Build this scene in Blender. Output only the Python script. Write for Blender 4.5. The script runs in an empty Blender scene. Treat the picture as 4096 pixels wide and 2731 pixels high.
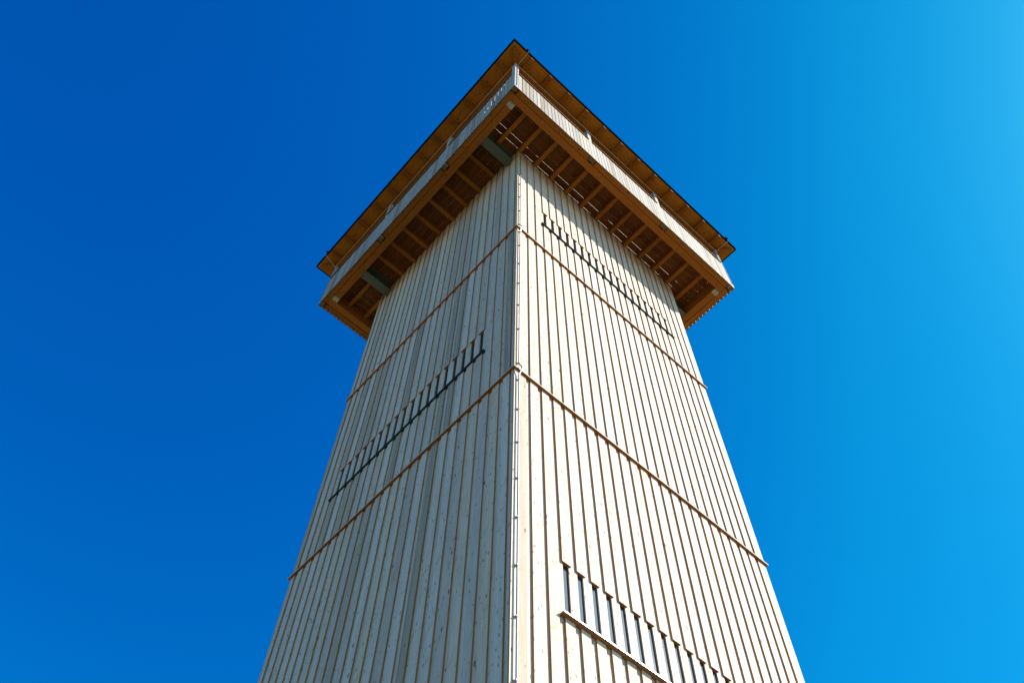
import bpy, bmesh, math, random
from mathutils import Matrix, Vector

random.seed(7)
scene = bpy.context.scene
col = scene.collection
R = math.radians

# ------------------------------------------------------------ camera
cam_d = bpy.data.cameras.new("camera")
cam = bpy.data.objects.new("camera", cam_d)
col.objects.link(cam)
cam_d.sensor_width = 36.0
cam_d.lens = 30.818
cam_d.clip_start = 0.1
cam_d.clip_end = 20000
right = Vector((0.741068, -0.671338, 0.0111367))
down = Vector((0.5910923, 0.6444405, -0.4850838))
fwd = Vector((0.3184781, 0.3660629, 0.8743967))
m = Matrix((( right.x, -down.x, -fwd.x, -4.8364),
            ( right.y, -down.y, -fwd.y, -5.4862),
            ( right.z, -down.z, -fwd.z, 0.0),
            (0, 0, 0, 1)))
cam.matrix_world = m
scene.camera = cam

# ------------------------------------------------------------ sun and sky
SUN_AZ = R(48.7)      # from the -Y axis towards +X
SUN_EL = R(37.2)
sdir = Vector((math.cos(SUN_EL) * math.sin(SUN_AZ), -math.cos(SUN_EL) * math.cos(SUN_AZ), math.sin(SUN_EL)))
sun_d = bpy.data.lights.new("sun", 'SUN')
sun_d.energy = 5.0
sun_d.angle = R(0.53)
sun_d.color = (1.0, 0.95, 0.86)
sun = bpy.data.objects.new("sun", sun_d)
sun.rotation_euler = sdir.to_track_quat('Z', 'Y').to_euler()
sun.location = (40, -40, 60)
col.objects.link(sun)

SKY_CURVE = ((4.0, 0.02, 0.95), (1.6, 1.0, 1.22), (0.8, 1.95, 1.9))   # power, gain, highest share of the raw value
world = bpy.data.worlds.new("World")
scene.world = world
world.use_nodes = True
nt = world.node_tree
nt.nodes.clear()
sky = nt.nodes.new('ShaderNodeTexSky')
sky.sky_type = 'NISHITA'
sky.sun_disc = False
sky.sun_elevation = SUN_EL
sky.sun_rotation = math.atan2(sdir.x, sdir.y)
sky.altitude = 900
sky.air_density = 0.7
sky.dust_density = 1.5
sky.ozone_density = 3.0
bg = nt.nodes.new('ShaderNodeBackground')
bg.inputs[1].default_value = 0.087
out = nt.nodes.new('ShaderNodeOutputWorld')
# deep polarised mountain sky: a contrast curve and a gain for each channel
sep = nt.nodes.new('ShaderNodeSeparateColor'); comb = nt.nodes.new('ShaderNodeCombineColor')
nt.links.new(sky.outputs[0], sep.inputs[0])
for ch, (pw, gain, cap) in enumerate(SKY_CURVE):
    a = nt.nodes.new('ShaderNodeMath'); a.operation = 'POWER'; a.inputs[1].default_value = pw
    b = nt.nodes.new('ShaderNodeMath'); b.operation = 'MULTIPLY'; b.inputs[1].default_value = gain
    nt.links.new(sep.outputs[ch], a.inputs[0]); nt.links.new(a.outputs[0], b.inputs[0])
    c = nt.nodes.new('ShaderNodeMath'); c.operation = 'MULTIPLY'; c.inputs[1].default_value = cap
    d = nt.nodes.new('ShaderNodeMath'); d.operation = 'MINIMUM'
    nt.links.new(sep.outputs[ch], c.inputs[0]); nt.links.new(b.outputs[0], d.inputs[0]); nt.links.new(c.outputs[0], d.inputs[1])
    nt.links.new(d.outputs[0], comb.inputs[ch])
nt.links.new(comb.outputs[0], bg.inputs[0])
nt.links.new(bg.outputs[0], out.inputs[0])

scene.view_settings.view_transform = 'Standard'
scene.view_settings.look = 'None'
scene.view_settings.exposure = 1.0
scene.view_settings.gamma = 1.0
scene.view_settings.use_curve_mapping = False
scene.render.engine = 'CYCLES'

# ------------------------------------------------------------ dimensions (metres, z = 0 at eye height)
GZ = -1.6
W = 6.3
T = 0.027; TI = 0.019                 # board thickness
PC = 6.14                  # platform: left edge + right edge
Z1, Z2, Z3 = 18.47, 12.28, 5.85   # undersides of the drip boards
ZB, ZJ, ZD = 23.85, 24.20, 24.43  # edge beam, joist and deck undersides
PITCH = 0.26

# ------------------------------------------------------------ materials
def mat_new(name):
    mt = bpy.data.materials.new(name); mt.use_nodes = True
    n = mt.node_tree; b = n.nodes['Principled BSDF']
    return mt, n, b

def N(n, t, **kw):
    x = n.nodes.new(t)
    for k, v in kw.items(): setattr(x, k, v)
    return x

def ramp(n, src, stops, interp='LINEAR'):
    r = N(n, 'ShaderNodeValToRGB'); r.color_ramp.interpolation = interp
    els = r.color_ramp.elements
    while len(els) < len(stops): els.new(0.5)
    for e, (p, c) in zip(els, stops):
        e.position = p; e.color = c if len(c) == 4 else (*c, 1)
    n.links.new(src, r.inputs[0]); return r.outputs[0]

def mixc(n, fac, a, b, mode='MIX'):
    x = N(n, 'ShaderNodeMix', data_type='RGBA', blend_type=mode)
    for s, i in ((fac, 0), (a, 6), (b, 7)):
        if hasattr(s, 'is_linked') or hasattr(s, 'links'): n.links.new(s, x.inputs[i])
        elif i == 0: x.inputs[0].default_value = s
        else: x.inputs[i].default_value = (*s, 1)
    return x.outputs[2]

def mul(n, a, b, op='MULTIPLY'):
    x = N(n, 'ShaderNodeMath', operation=op)
    for s, i in ((a, 0), (b, 1)):
        if hasattr(s, 'links'): n.links.new(s, x.inputs[i])
        else: x.inputs[i].default_value = s
    return x.outputs[0]

def wood(name, axis, light, dark, knot, rough=0.75, knot_amt=0.9, stain=None, var=0.16, bump=0.25, blotch=None):
    """sawn softwood: grain along axis, per-board shade from the face attribute 'rnd', knots"""
    mt, n, b = mat_new(name)
    geo = N(n, 'ShaderNodeNewGeometry')
    at = N(n, 'ShaderNodeAttribute', attribute_name='rnd')
    off = N(n, 'ShaderNodeVectorMath', operation='SCALE'); off.inputs[0].default_value = (17, 31, 53)
    n.links.new(at.outputs['Fac'], off.inputs['Scale'])
    add = N(n, 'ShaderNodeVectorMath', operation='ADD')
    n.links.new(geo.outputs['Position'], add.inputs[0]); n.links.new(off.outputs[0], add.inputs[1])
    def coords(across, along):
        s = [across] * 3; s[axis] = along
        mp = N(n, 'ShaderNodeMapping'); mp.inputs['Scale'].default_value = s
        n.links.new(add.outputs[0], mp.inputs[0]); return mp.outputs[0]
    def noise(v, sc, det=3, dist=0.0, ro=0.55):
        x = N(n, 'ShaderNodeTexNoise'); x.inputs['Scale'].default_value = sc
        x.inputs['Detail'].default_value = det; x.inputs['Distortion'].default_value = dist
        x.inputs['Roughness'].default_value = ro
        n.links.new(v, x.inputs['Vector']); return x.outputs['Fac']
    grain = noise(coords(60, 1.4), 1.0, 4, 0.6)
    broad = noise(coords(7, 0.55), 1.0, 3, 0.4)
    g = ramp(n, grain, [(0.3, dark), (0.62, light)])
    g2 = ramp(n, broad, [(0.28, tuple(c * (1 - var) for c in light)), (0.7, light)])
    c = mixc(n, 0.45, g, g2)
    # a tone of its own for every board
    rv = ramp(n, at.outputs['Fac'], [(0.0, (1 - var * 1.4, 1 - var * 1.6, 1 - var * 1.9)), (0.3, (1 - var * .7, 1 - var * .7, 1 - var * .6)), (0.55, (1 - var * .2, 1 - var * .35, 1 - var * .7)), (0.8, (1 - var * .5, 1 - var * .3, 1 - var * .15)), (1.0, (1, 1, 1))])
    c = mixc(n, 1.0, c, rv, 'MULTIPLY')
    # resin blotches
    if blotch:
        # slanted smears, as resin and old knots weather
        sx_ = N(n, 'ShaderNodeSeparateXYZ'); n.links.new(add.outputs[0], sx_.inputs[0])
        hor = mul(n, sx_.outputs[0], sx_.outputs[1], 'SUBTRACT')
        cm_ = N(n, 'ShaderNodeCombineXYZ')
        n.links.new(mul(n, hor, 5.0), cm_.inputs[0]); n.links.new(mul(n, sx_.outputs[1], 3.0), cm_.inputs[1])
        n.links.new(mul(n, mul(n, sx_.outputs[2], mul(n, hor, 1.5), 'SUBTRACT'), 5.0), cm_.inputs[2])
        bl = noise(cm_.outputs[0], 1.0, 4, 1.0, 0.62)
        c = mixc(n, ramp(n, bl, [(0.57, (0, 0, 0)), (0.70, (.8, .8, .8))]), c, blotch)
    # knots: sparse round cells
    vo = N(n, 'ShaderNodeTexVoronoi'); vo.inputs['Scale'].default_value = 1.0
    vo.inputs['Randomness'].default_value = 1.0
    n.links.new(coords(8.5, 3.4), vo.inputs['Vector'])
    keep = N(n, 'ShaderNodeSeparateColor'); n.links.new(vo.outputs['Color'], keep.inputs[0])
    size = ramp(n, keep.outputs[0], [(0.25, (0, 0, 0)), (1.0, (.19, .19, .19))])
    kd = mul(n, size, vo.outputs['Distance'], 'SUBTRACT')
    km = ramp(n, mul(n, kd, 12.0), [(0.0, (0, 0, 0)), (0.7, (knot_amt,) * 3)])
    c = mixc(n, km, c, knot)
    # small pin knots
    v2 = N(n, 'ShaderNodeTexVoronoi'); v2.inputs['Scale'].default_value = 1.0
    n.links.new(coords(22, 9), v2.inputs['Vector'])
    k2 = N(n, 'ShaderNodeSeparateColor'); n.links.new(v2.outputs['Color'], k2.inputs[0])
    s2 = ramp(n, k2.outputs[1], [(0.4, (0, 0, 0)), (1.0, (.33, .33, .33))])
    m2 = ramp(n, mul(n, mul(n, s2, v2.outputs['Distance'], 'SUBTRACT'), 10.0), [(0.0, (0, 0, 0)), (0.8, (knot_amt * .8,) * 3)])
    c = mixc(n, m2, c, knot)
    if stain:
        st = noise(coords(26, 0.16), 1.0, 3, 0.3)
        amt = ramp(n, at.outputs['Fac'], [(0.0, (1, 1, 1)), (0.04, (.8, .8, .8)), (0.05, (0, 0, 0))])
        sm = mul(n, ramp(n, st, [(0.45, (0, 0, 0)), (0.62, (1, 1, 1))]), amt)
        c = mixc(n, sm, c, stain)
    n.links.new(c, b.inputs['Base Color'])
    b.inputs['Roughness'].default_value = rough
    b.inputs['Specular IOR Level'].default_value = 0.25
    bp = N(n, 'ShaderNodeBump'); bp.inputs['Strength'].default_value = bump; bp.inputs['Distance'].default_value = 0.004
    n.links.new(grain, bp.inputs['Height']); n.links.new(bp.outputs[0], b.inputs['Normal'])
    return mt

PALE_L, PALE_D = (0.73, 0.62, 0.51), (0.50, 0.40, 0.31)
pale_z = wood('bleached_boards', 2, PALE_L, PALE_D, (0.17, 0.08, 0.035), var=.26, stain=(0.20, 0.21, 0.18), blotch=(0.46, 0.31, 0.16))
pale_x = wood('bleached_trim_x', 0, PALE_L, PALE_D, (0.24, 0.13, 0.06))
pale_y = wood('bleached_trim_y', 1, PALE_L, PALE_D, (0.24, 0.13, 0.06))
OL, OD, OK = (0.34, 0.112, 0.007), (0.19, 0.055, 0.003), (0.05, 0.014, 0.002)
warm = {0: wood('glulam_x', 0, OL, OD, OK, var=.2), 1: wood('glulam_y', 1, OL, OD, OK, var=.2), 2: wood('glulam_z', 2, OL, OD, OK)}
DL, DD = (0.21, 0.062, 0.005), (0.12, 0.032, 0.002)
deckw = {0: wood('deck_boards_x', 0, DL, DD, OK, var=.25), 1: wood('deck_boards_y', 1, DL, DD, OK, var=.25)}
SL, SD = (0.48, 0.175, 0.012), (0.34, 0.115, 0.007)
soff = {0: wood('soffit_boards_x', 0, SL, SD, OK, var=.12), 1: wood('soffit_boards_y', 1, SL, SD, OK, var=.12)}
rail_z = wood('railing_boards', 2, (0.50, 0.46, 0.41), (0.34, 0.305, 0.27), (0.20, 0.10, 0.045), var=.3, blotch=(0.4, 0.3, 0.2))
rail_edge = wood('railing_board_edge', 2, (0.56, 0.42, 0.29), (0.46, 0.33, 0.22), OK, knot_amt=0)
post_end = wood('post_foot_end_grain', 2, (0.16, 0.10, 0.05), (0.09, 0.05, 0.025), OK, knot_amt=0)
endg = wood('fresh_end_grain', 2, (0.36, 0.12, 0.022), (0.26, 0.08, 0.012), OK, knot_amt=0)
frame_m = wood('window_frame_wood', 2, (0.26, 0.14, 0.07), (0.17, 0.09, 0.045), (0.05, 0.03, 0.02), knot_amt=0)
edge_z = wood('sawn_board_edge', 2, (0.50, 0.27, 0.11), (0.38, 0.19, 0.07), (0.1, 0.05, 0.02), knot_amt=.5)
beam_face = wood('weathered_beam_face', 0, (0.52, 0.36, 0.22), (0.42, 0.27, 0.15), OK, knot_amt=.3)
grayend = wood('darkened_rafter_end', 2, (0.10, 0.08, 0.055), (0.07, 0.055, 0.035), OK, knot_amt=0)  # rafter ends coloured dark, shade painted in to offset direct sun

def metal(name, colr, rough, metallic=1.0, nz=0.15):
    mt, n, b = mat_new(name)
    geo = N(n, 'ShaderNodeNewGeometry')
    x = N(n, 'ShaderNodeTexNoise'); x.inputs['Scale'].default_value = 14; x.inputs['Detail'].default_value = 4
    n.links.new(geo.outputs['Position'], x.inputs['Vector'])
    c = ramp(n, x.outputs['Fac'], [(0.3, tuple(v * (1 - nz) for v in colr)), (0.7, colr)])
    n.links.new(c, b.inputs['Base Color'])
    b.inputs['Metallic'].default_value = metallic; b.inputs['Roughness'].default_value = rough
    return mt
steel_green = metal('primed_steel', (0.075, 0.095, 0.07), 0.55, 0.0, .25)
bracket_m = metal('galvanised_plate', (0.42, 0.40, 0.33), 0.55, 0.2, .45)
black_metal = metal('black_sheet_metal', (0.004, 0.004, 0.006), 0.9, 0.0)
black_metal.node_tree.nodes['Principled BSDF'].inputs['Specular IOR Level'].default_value = 0.0
sill_dark = metal('dark_green_sheet', (0.02, 0.035, 0.03), 0.4, 0.2)
sill_light = metal('grey_zinc_sheet', (0.55, 0.55, 0.56), 0.4, 0.7)
zinc = metal('zinc_conductor', (0.42, 0.42, 0.46), 0.35, 0.8)
cap_m = wood('rail_cap_shaded_wood', 0, (0.10, 0.06, 0.035), (0.07, 0.04, 0.02), OK, knot_amt=0)  # dark brown paints in the shade under the cap

glass, n_, b_ = mat_new('window_glass')
b_.inputs['Base Color'].default_value = (0.012, 0.018, 0.03, 1)
b_.inputs['Roughness'].default_value = 0.04
b_.inputs['IOR'].default_value = 1.6
b_.inputs['Coat Weight'].default_value = 1.0
b_.inputs['Coat Roughness'].default_value = 0.02
nx = N(n_, 'ShaderNodeTexNoise'); nx.inputs['Scale'].default_value = 2.2
bpn = N(n_, 'ShaderNodeBump'); bpn.inputs['Strength'].default_value = 0.15; bpn.inputs['Distance'].default_value = 0.02
gq = N(n_, 'ShaderNodeNewGeometry'); n_.links.new(gq.outputs['Position'], nx.inputs['Vector'])
n_.links.new(nx.outputs['Fac'], bpn.inputs['Height']); n_.links.new(bpn.outputs[0], b_.inputs['Normal'])

ground_m, n_, b_ = mat_new('dry_gravel_and_grass')
geo_ = N(n_, 'ShaderNodeNewGeometry')
na = N(n_, 'ShaderNodeTexNoise'); na.inputs['Scale'].default_value = 0.12; na.inputs['Detail'].default_value = 6
nb = N(n_, 'ShaderNodeTexNoise'); nb.inputs['Scale'].default_value = 25; nb.inputs['Detail'].default_value = 5
for q in (na, nb): n_.links.new(geo_.outputs['Position'], q.inputs['Vector'])
ca = ramp(n_, na.outputs['Fac'], [(0.42, (0.23, 0.18, 0.11)), (0.6, (0.13, 0.13, 0.05))])
cb = ramp(n_, nb.outputs['Fac'], [(0.3, (0.6, 0.6, 0.6)), (0.7, (1.15, 1.15, 1.15))])
n_.links.new(mixc(n_, 1.0, ca, cb, 'MULTIPLY'), b_.inputs['Base Color'])
b_.inputs['Roughness'].default_value = 0.95
concrete = metal('concrete', (0.36, 0.35, 0.33), 0.9, 0.0, .2)

# ------------------------------------------------------------ mesh helpers
class MB:
    def __init__(s): s.v = []; s.f = []; s.r = []; s.m = []
    def hexa(s, pts, rnd=None, mats=None):
        """pts: 4 lower + 4 upper corners"""
        i = len(s.v); s.v += [tuple(p) for p in pts]
        r = random.random() if rnd is None else rnd
        for k, q in enumerate(((0, 1, 2, 3), (4, 5, 6, 7), (0, 1, 5, 4), (1, 2, 6, 5), (2, 3, 7, 6), (3, 0, 4, 7))):
            s.f.append(tuple(i + a for a in q)); s.r.append(r)
            s.m.append(mats[k] if mats else 0)
        return s
    def box(s, a, b, rnd=None, mats=None):
        x0, x1 = sorted((a[0], b[0])); y0, y1 = sorted((a[1], b[1])); z0, z1 = sorted((a[2], b[2]))
        return s.hexa([(x0, y0, z0), (x1, y0, z0), (x1, y1, z0), (x0, y1, z0),
                       (x0, y0, z1), (x1, y0, z1), (x1, y1, z1), (x0, y1, z1)], rnd, mats)
    def tube(s, pts, rad, seg=8):
        pts = [Vector(p) for p in pts]; rings = []
        for k, p in enumerate(pts):
            d = (pts[min(k + 1, len(pts) - 1)] - pts[max(k - 1, 0)]).normalized()
            a = Vector((0, 0, 1)) if abs(d.z) < .9 else Vector((1, 0, 0))
            u = d.cross(a).normalized(); w = d.cross(u)
            i = len(s.v)
            for j in range(seg):
                t = 2 * math.pi * j / seg
                s.v.append(tuple(p + rad * (math.cos(t) * u + math.sin(t) * w)))
            rings.append(i)
        for a, b in zip(rings, rings[1:]):
            for j in range(seg):
                s.f.append((a + j, a + (j + 1) % seg, b + (j + 1) % seg, b + j)); s.r.append(.5); s.m.append(0)
        for a in (rings[0], rings[-1]):
            s.f.append(tuple(a + j for j in range(seg))); s.r.append(.5); s.m.append(0)
        return s
    def mesh(s, name, mats):
        me = bpy.data.meshes.new(name); me.from_pydata(s.v, [], s.f)
        for mt in (mats if isinstance(mats, (list, tuple)) else [mats]): me.materials.append(mt)
        me.polygons.foreach_set('material_index', s.m)
        bm = bmesh.new(); bm.from_mesh(me); bmesh.ops.recalc_face_normals(bm, faces=bm.faces); bm.to_mesh(me); bm.free()
        at = me.attributes.new('rnd', 'FLOAT', 'FACE'); at.data.foreach_set('value', s.r)
        return me
    def build(s, name, mats, parent=None, loc=(0, 0, 0)):
        return link(s.mesh(name, mats), name, parent, loc)

WORLD_LOC = {}
def link(me, name, parent, loc=(0, 0, 0)):
    """loc is in world space; the child keeps it under any parent"""
    o = bpy.data.objects.new(name, me); col.objects.link(o)
    o.parent = parent
    p = WORLD_LOC.get(parent, Vector((0, 0, 0))) if parent else Vector((0, 0, 0))
    o.location = Vector(loc) - p
    WORLD_LOC[o] = Vector(loc)
    return o

def tower_map(side):      # (u along the wall, v inwards from its outer plane)
    return [lambda u, v: (u, v), lambda u, v: (v, u), lambda u, v: (u, W - v), lambda u, v: (W - v, u)][side]
def plat_map(side):       # v is the y coordinate as on the front side
    return [lambda u, v: (u, v), lambda u, v: (v, u), lambda u, v: (u, PC - v), lambda u, v: (PC - v, u)][side]
def mbox(mb, M, u0, u1, v0, v1, z0, z1, rnd=None, mats=None):
    a = M(u0, v0); b = M(u1, v1)
    return mb.box((a[0], a[1], z0), (b[0], b[1], z1), rnd, mats)

# ------------------------------------------------------------ setting
g = MB(); S = 4000
g.v = [(-S, -S, GZ), (S, -S, GZ), (S, S, GZ), (-S, S, GZ)]; g.f = [(0, 1, 2, 3)]; g.r = [0.5]; g.m = [0]
gr = g.build('ground', ground_m); gr['kind'] = 'structure'

# ------------------------------------------------------------ the tower
tower = bpy.data.objects.new('observation_tower', None); col.objects.link(tower)
tower.location = (W / 2, W / 2, GZ); WORLD_LOC[tower] = Vector((W / 2, W / 2, GZ))
tower['label'] = 'tall square wooden tower clad in pale vertical boards with roofed viewing platform on top'
tower['category'] = 'tower'

# window rows: side -> (z of sill underside, z of lintel)
WIN = {0: [(20.09, 21.0), (7.53, 8.47)], 1: [(13.95, 14.87)]}
def edges(side):
    if side == 1: return [0.118 + 0.2625 * k for k in range(24)]
    return [0.36 + PITCH * k for k in range(23)]
def boards(side):
    """outer boards as (u0, u1); gaps lie between them"""
    e = edges(side); lo, hi = (0.0, W) if side in (0, 2) else (T, W - T)
    if side == 1:
        b = [(lo, e[0] - 0.045)] + [(e[k], e[k] + 0.1625) for k in range(23)] + [(e[23], hi)]
    else:
        b = [(lo, e[0] - 0.1)] + [(e[k], e[k] + 0.16) for k in range(22)] + [(e[22], hi)]
    return b
SECT = [(GZ + 0.5, Z3 - .001), (Z3 + 0.027, Z2 - .001), (Z2 + 0.027, Z1 - .001), (Z1 + 0.027, 24.38)]

for side in range(4):
    FM = [1, 0, 0, 2, 0, 2] if side in (0, 2) else [1, 0, 2, 0, 2, 0]
    K0 = 4 if side == 1 else 3          # first board replaced by a window
    M = tower_map(side); mb = MB(); bl = boards(side); rows = WIN.get(side, [])
    for (za, zb) in SECT:
        for k, (u0, u1) in enumerate(bl):
            cuts = [(za, zb)]
            for (s0, l0) in rows:
                if za < s0 < zb and K0 <= k <= K0 + 17: cuts = [(za, s0), (l0, zb)]
            r = random.random()
            if side == 0: r = 0.25 + 0.75 * r
            j0 = random.uniform(-.0025, .0025) if k else 0; j1 = random.uniform(-.0025, .0025) if k < len(bl) - 1 else 0
            dj = random.uniform(0, .0015)
            for (a, b) in cuts:
                if side == 0 and k == 0:      # corner board, seam, then the next board
                    mbox(mb, M, u0, 0.098, 0, T, a, b, r, FM)
                    mbox(mb, M, 0.104, u1 + j1, 0.001, T, a, b, None, FM)
                else:
                    mbox(mb, M, u0 + j0, u1 + j1, dj, T, a, b, r, FM)
        # under-boards behind every gap
        for k in range(len(bl) - 1):
            mbox(mb, M, bl[k][1] - 0.027, bl[k + 1][0] + 0.027, T + .0005, T + TI, za, zb, random.uniform(.2, .9), [1, 0, 0, 0, 0, 0])
        if side == 0: mbox(mb, M, 0.05, 0.16, T + .0005, T + TI, za, zb)
    mb.build('wall', [pale_z, endg, edge_z], tower, (0, 0, 0))

    # windows of this side
    for (zs, zl) in rows:
        bw = bl[3][1] - bl[3][0] - 0.054; h = zl - zs
        fr = MB()
        th = 0.016
        mbox(fr, M, -bw / 2 - th, -bw / 2, T + TI + .0005, 0.10, 0, h)
        mbox(fr, M, bw / 2, bw / 2 + th, T + TI + .0005, 0.10, 0, h)
        mbox(fr, M, -bw / 2 - th, bw / 2 + th, T + .001, 0.13, h + .0005, h + 0.03)
        mbox(fr, M, -bw / 2 - th, bw / 2 + th, T + .001, 0.13, -0.03, -.0005)
        if side == 0:   # M offsets are zero-based for sides 0 and 1
            pass
        fme = fr.mesh('frame', [frame_m])
        pa = MB()
        pd = .024 if side == 1 else .006
        mbox(pa, M, -bw / 2 + .0005, bw / 2 - .0005, T + TI + pd, T + TI + pd + .008, .0005, h - .0005)
        pme = pa.mesh('pane', [glass])
        for k in range(K0, K0 + 18):
            c = (bl[k][0] + bl[k][1]) / 2
            a = M(c, 0)
            w = link(fme, 'window', tower, (a[0], a[1], zs))
            link(pme, 'pane', w, (a[0], a[1], zs))
        # the sill flashing
        s = MB(); pr = 0.04 if zs > 10 else 0.062
        u0 = bl[K0 - 1][1] + .015; u1 = bl[K0 + 17][1] + 0.07
        if side == 1: pr = 0.036
        mbox(s, M, u0, u1, -pr, T - .001, zs - 0.003, zs + 0.002, None, [0] * 6)
        mbox(s, M, u0, u1, -pr - .002, -pr + 0.001, zs - 0.016, zs + 0.0025, None, [0] * 6)
        mbox(s, M, u0, u1, -pr + 0.004, T, zs - 0.02, zs - 0.0035, None, [1] * 6)
        s.build('window_sill', [sill_light, frame_m] if zs < 10 else [sill_dark, sill_dark], tower)

# drip boards between the storeys
for z in (Z1, Z2, Z3):
    t = MB(); e = 0.042
    for side in range(4):
        M = tower_map(side)
        lo, hi = (-e, W + e) if side in (0, 2) else (2 * T, W - 2 * T)
        a, b = (-e, W + e) if side in (0, 2) else (2 * T + .001, W - 2 * T - .001)
        mbox(t, M, a, b, -e, 2 * T, z, z + 0.024, None, [0, 0, 0, 0, 0, 0])
        a, b = (-e - .003, W + e + .003) if side in (0, 2) else (-e, W + e)
        mbox(t, M, a, b, -e - .003, -e - .0002, z + .004, z + 0.0275, None, [1] * 6)
    t.build('drip_board', [endg, pale_x], tower)
pl = MB(); pl.box((-.08, -.08, GZ - .3), (W + .08, W + .08, GZ + .495)); pl.build('plinth', concrete, tower)

# ------------------------------------------------------------ viewing platform
LO, HI = -1.38, PC + 1.38
BO, BI = -1.185, -0.985          # edge beam, outer and inner side
# edge beams: front and far run through, left and right butt against them
for side in range(4):
    M = plat_map(side); b = MB(); br = MB()
    ax = 0 if side in (0, 2) else 1
    if side in (0, 2):
        mbox(b, M, LO + .03, HI - .03, BO, BI, ZB, ZD - .002)
    else:
        mbox(b, M, BI + .06, PC - BI - .06, BO, BI, ZB, ZD - .002)
    o = b.build('edge_beam', [warm[ax]], tower)
    if side in (1, 3):
        for s in (0, 1):
            u = BI + .055 if s == 0 else PC - BI - .055; d = 1 if s == 0 else -1
            br = MB()
            mbox(br, M, u - d * .03, u + d * .12, BO - .004, BI + .004, ZB - .006, ZB - .002)
            mbox(br, M, u - d * .05, u - d * .04, BO - .01, BI + .01, ZB - .004, ZB + .3)
            for q in range(3):
                mbox(br, M, u - d * .038, u - d * .018, BO + .03 + q * .06, BO + .055 + q * .06, ZB - .02, ZB - .0065)
            br.build('beam_shoe', [bracket_m], o)

# joists
JW = 0.115
def joist(M, ax, u, v0, v1):
    a = M(0, v0); b_ = M(JW, v1)
    mb = MB().box((0, 0, 0), (b_[0] - a[0], b_[1] - a[1], ZD - ZJ - .002))
    p = M(u, v0)
    mb.build('joist', [warm[ax]], tower, (p[0], p[1], ZJ))
for k in range(13):
    u = -0.632 + 0.605 * k
    for side in (0, 2):
        M = plat_map(side)
        inner = 0.19 if (u < 0 - JW or u > W) else (-.003 if side == 0 else -.003 - (W - PC))
        joist(M, 1, u, BI + .001, inner)
for k in range(8):
    u = 0.948 + 0.598 * k
    if u + JW > 5.66: continue
    for side in (1, 3):
        joist(plat_map(side), 0, u, BI + .001, -.003 if side == 1 else -.003 - (W - PC))

# two steel H-beams, each seen on both sides of the shaft
for y0 in (0.20, 5.67):
    for s in (0, 1):
        xa, xb = (BI + .002, -.003) if s == 0 else (W + .003, PC - BI - .002)
        hb = MB()
        hb.box((xa, y0, ZB + .02), (xb, y0 + .27, ZB + .04))
        hb.box((xa, y0, ZD - .022), (xb, y0 + .27, ZD - .004))
        hb.box((xa, y0 + .125, ZB + .04), (xb, y0 + .145, ZD - .022))
        xe = xa if s == 0 else xb - .012
        hb.box((xe, y0 - .02, ZB + .014), (xe + .012, y0 + .29, ZB + .075))
        for q in (0.02, 0.06, 0.19, 0.23):
            hb.box((xe - .004 if s == 1 else xe + .012, y0 + q, ZB + .0), (xe + (.0 if s == 1 else .03), y0 + q + .02, ZB + .0195))
        hb.build('steel_beam', [steel_green], tower)
        xs = xa + .35 if s == 0 else xb - .35

# deck boards: front and far strips run in x, side strips in y
dk = MB(); GAP = 0.016; BP = 0.203
y = -0.012
rows_ = []
yy = [-0.012 - BP * k for k in range(0, 8)]           # gap lines on the front strip
ys = [-0.012 + .19] + yy
def strip(side, top_v, first):
    M = plat_map(side); v = first
    lines = [top_v]
    while v > -1.36: lines.append(v); v -= BP
    lines.append(-1.375)
    lo, hi = (-1.375, PC + 1.375) if side in (0, 2) else (0.19, PC - .19)
    for a, b in zip(lines, lines[1:]):
        g0 = GAP / 2 if a != top_v else .001; g1 = GAP / 2
        if a - b < .03: continue
        # boards come in lengths
        u = lo
        while u < hi - .01:
            L = random.choice((2.42, 3.025, 3.63)); u2 = min(hi, u + L)
            if hi - u2 < .7: u2 = hi
            mbox(dk, M, u + .001, u2 - .001, b + g1 + random.uniform(-.002, .002), a - g0 + random.uniform(-.002, .002), ZD, ZD + .04, None, [0, 0, 2, 0, 2, 0] if side in (0, 2) else [1, 1, 1, 2, 1, 2])
            u = u2
strip(0, .189, -0.012); strip(2, .189, -0.012); strip(1, .14, -.165 + BP); strip(3, .14, -.165 + BP)
dk.box((.14, .19, ZD), (PC - .14, PC - .19, ZD + .04))
dk.build('deck', [deckw[0], deckw[1], pale_x], tower)

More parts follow.
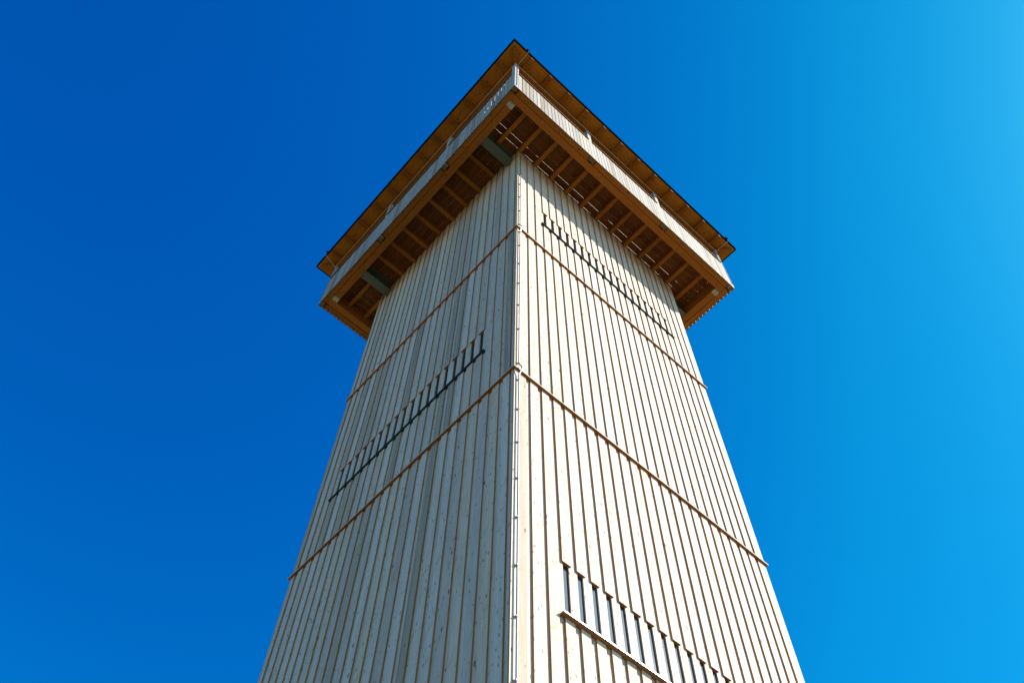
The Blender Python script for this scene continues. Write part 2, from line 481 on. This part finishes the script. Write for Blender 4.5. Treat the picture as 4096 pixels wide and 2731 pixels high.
# posts, railing panels
ZP0, ZP1 = 23.765, 26.46
PCEN = [-1.31, 1.61, 4.53, 7.45]
pm = MB().box((-.07, -.07, 0), (.07, .07, ZP1 - ZP0), .8, [1, 0, 0, 0, 0, 0]).mesh('post', [rail_z, post_end])
done = set()
for side in range(4):
    M = plat_map(side)
    for u in PCEN:
        p = M(u, -1.31); key = (round(p[0], 2), round(p[1], 2))
        if key in done: continue
        done.add(key); link(pm, 'post', tower, (p[0], p[1], ZP0))
    for a, b in zip(PCEN, PCEN[1:]):
        u0, u1 = a + .07, b - .07
        nb_ = 20; w = (u1 - u0 - .004) / nb_
        rl = MB()
        for k in range(nb_):
            x0 = u0 + .004 + w * k; j = random.uniform(0, .003)
            mbox(rl, M, x0 + .0105 + random.uniform(-.002, .002), x0 + w - .0105 + random.uniform(-.002, .002), -1.38 + j, -1.358, 23.775 + random.uniform(-.003, .003), 25.43, None, [1, 0, 0, 2, 0, 2] if side in (0, 2) else [1, 0, 2, 0, 2, 0])
        panel = rl.build('railing_panel', [rail_z, sill_dark, rail_edge], tower)
        rc = MB(); mbox(rc, M, u0 + .002, u1 - .002, -1.41, -1.27, 25.44, 25.47)
        mbox(rc, M, u0 + .002, u1 - .002, -1.413, -1.4102, 25.446, 25.471, None, [1] * 6)  # tan nosing: the cap's lit front edge put into the colour
        rc.build('rail_cap', [cap_m, edge_z], panel)
        ax = 0 if side in (0, 2) else 1
        for (z0, z1, v1) in ((23.83, 23.95, -1.20), (25.30, 25.42, -1.31)):
            kr = MB(); mbox(kr, M, u0 + .07, u1 - .07, -1.3575, v1, z0, z1)
            if z0 < 24:
                mbox(kr, M, u0 + .002, u0 + .068, -1.3575, v1 + .02, z0 + .05, z1)
                mbox(kr, M, u1 - .068, u1 - .002, -1.3575, v1 + .02, z0 + .05, z1)
            kr.build('rail_bearer', [warm[ax]], panel)

# eaves beam on the posts
for side in range(4):
    M = plat_map(side); b = MB(); ax = 0 if side in (0, 2) else 1
    lo, hi = (LO, HI) if ax == 0 else (LO + .18, HI - .18)
    mbox(b, M, lo, hi, LO, LO + .18, ZP1 + .001, ZP1 + .13)
    l2, h2 = (lo - .004, hi + .004) if ax == 0 else (LO - .0002, HI + .0002)
    mbox(b, M, l2, h2, LO - .004, LO - .0004, ZP1 + .004, ZP1 + .128, .6, [1] * 6)
    b.build('eaves_beam', [warm[ax], beam_face], tower)

# ------------------------------------------------------------ roof
EV = -1.84; RS = 0.15; C = PC / 2; HALF = C - EV
def zr(d, base): return base + RS * d
rf = MB()
for side in range(4):
    M = plat_map(side); d = 0.03; mi = 0 if side in (0, 2) else 1
    while d < HALF - .2:
        d2 = d + .20; r = random.random()
        def P(u, dd, zz): q = M(u, EV + dd); return (q[0], q[1], zz)
        lo = [P(EV + d + .002, d + .002, zr(d, 26.66)), P(PC - EV - d - .002, d + .002, zr(d, 26.66)),
              P(PC - EV - d2 + .001, d2 - .002, zr(d2, 26.66)), P(EV + d2 - .001, d2 - .002, zr(d2, 26.66))]
        up = [(a, b, c + .025) for a, b, c in lo]
        rf.hexa(lo + up, r, [mi] * 6)
        d = d2
# covering
apex = (C, C, zr(HALF, 26.74)); k0 = len(rf.v)
E0, E1 = EV + .005, PC - EV - .005
base = [(E0, E0), (E1, E0), (E1, E1), (E0, E1)]
rf.v += [(x, y, 26.70) for x, y in base] + [(x, y, 26.83) for x, y in base] + [(C, C, zr(HALF, 26.70)), (C, C, zr(HALF, 26.83))]
for i in range(4):
    j = (i + 1) % 4
    for f in ((k0 + i, k0 + j, k0 + 8), (k0 + 4 + i, k0 + 4 + j, k0 + 9), (k0 + i, k0 + j, k0 + 4 + j, k0 + 4 + i)):
        rf.f.append(f); rf.r.append(.5); rf.m.append(2)
roof = rf.build('roof', [soff[0], soff[1], black_metal], tower)
fa = MB()
for side in range(4):
    M = plat_map(side)
    lo, hi = (EV, PC - EV) if side in (0, 2) else (EV + .025, PC - EV - .025)
    mbox(fa, M, lo, hi, EV, EV + .024, 26.65, 26.85)
fa.build('fascia', [black_metal], roof)

RW = 0.11
for side in range(4):
    M = plat_map(side)
    for k in range(-2, 10):
        u = 0.36 + .75 * k + (0.03 if side == 1 else 0)
        L = min(u - EV, PC - EV - (u + RW), HALF) - .07
        if L < .25: continue
        d0 = .035
        def P(uu, dd, zz): q = M(uu, EV + dd); return (q[0], q[1], zz)
        lo = [P(u, d0, zr(d0, 26.52)), P(u + RW, d0, zr(d0, 26.52)), P(u + RW, d0 + L, zr(d0 + L, 26.52)), P(u, d0 + L, zr(d0 + L, 26.52))]
        up = [P(u, d0, zr(d0, 26.658)), P(u + RW, d0, zr(d0, 26.658)), P(u + RW, d0 + L, zr(d0 + L, 26.658)), P(u, d0 + L, zr(d0 + L, 26.658))]
        o = Vector(lo[0]); r = MB()
        r.hexa([Vector(q) - o for q in lo + up], None, [0, 0, 1, 0, 0, 0])
        r.build('rafter', [warm[1 if side in (0, 2) else 0], grayend], roof, o)
# hip rafters
for sx, sy in ((0, 0), (1, 0), (1, 1), (0, 1)):
    cx, cy = (EV if sx == 0 else PC - EV), (EV if sy == 0 else PC - EV)
    dx, dy = (1 if sx == 0 else -1), (1 if sy == 0 else -1)
    h = .06; n = (-dy, dx); a = .15; bq = HALF - .02
    def Q(d, s, z0): return (cx + dx * d + n[0] * s * .72, cy + dy * d + n[1] * s * .72, zr(d, z0))
    lo = [Q(a, -h, 26.50), Q(a, h, 26.50), Q(bq, h, 26.50), Q(bq, -h, 26.50)]
    up = [Q(a, -h, 26.655), Q(a, h, 26.655), Q(bq, h, 26.655), Q(bq, -h, 26.655)]
    o = Vector(lo[0]); r = MB(); r.hexa([Vector(q) - o for q in lo + up], None, [0, 0, 1, 0, 0, 0])
    r.build('hip_rafter', [warm[1], grayend], roof, o)

# ------------------------------------------------------------ lightning conductors
CX, CY = 0.072, -0.03
pts = []
z = GZ + .1
def add(x, y, z): pts.append((x, y, z))
add(CX, CY, z)
for zt in (Z3, Z2, Z1):
    add(CX, CY, zt - .16); add(CX + .012, CY - .03, zt - .07); add(CX + .02, CY - .05, zt - .01); add(CX + .02, CY - .05, zt + .06); add(CX, CY, zt + .2)
add(CX, CY, 23.95)
cond = MB().tube(pts, 0.0115).build('lightning_conductor', [zinc], tower)
zc = [24.0, 23.15, 22.3, 21.5, 20.55, 19.6, 18.72, 18.28, 17.5, 16.55, 15.6, 14.65, 13.7, 12.5, 11.98, 11.13, 10.28, 9.45, 8.65, 7.79, 6.99, 6.13, 5.4, 4.6, 3.7, 2.8, 1.9, 1.0, .1, -.8]
cm = MB().box((-.030, .014, -.005), (.014, .03, .005)).box((-.014, -.015, -.008), (.015, .0135, .008)).mesh('clamp', [metal('clamp_metal', (.42, .36, .34), .5, .3)])
for z in zc: link(cm, 'clamp', cond, (CX, CY, z))

def corner_rod(cx, cy, ox, oy, ex, ey):
    """conductor on a corner post's outer face, then a rod up to the eaves"""
    mb = MB()
    mb.tube([(cx, cy, 23.9), (cx, cy, 26.4), (cx + ox * .03, cy + oy * .03, 26.45), (ex + ox * .02, ey + oy * .02, 26.60), (ex + ox * .02, ey + oy * .02, 26.92)], .008)
    c = mb.build('lightning_conductor', [zinc], tower)
    q = MB().box((-.012, -.012, -.012), (.012, .012, .012)).mesh('clamp', [cm.materials[0]])
    for z in (24.1, 24.85, 25.6, 26.2): link(q, 'clamp', c, (cx - ox * .005, cy - oy * .005, z))
    g_ = MB().box((ex - .05, ey - .03, 26.85), (ex + .05, ey + .03, 26.885)); g_.build('clamp', [black_metal], c)
corner_rod(-1.305, -1.395, 0, -1, -1.30, EV - .012)
corner_rod(PC + 1.305, -1.395, 0, -1, PC + 1.40, EV - .012)
corner_rod(-1.395, PC + 1.305, -1, 0, EV - .012, PC + 1.25)
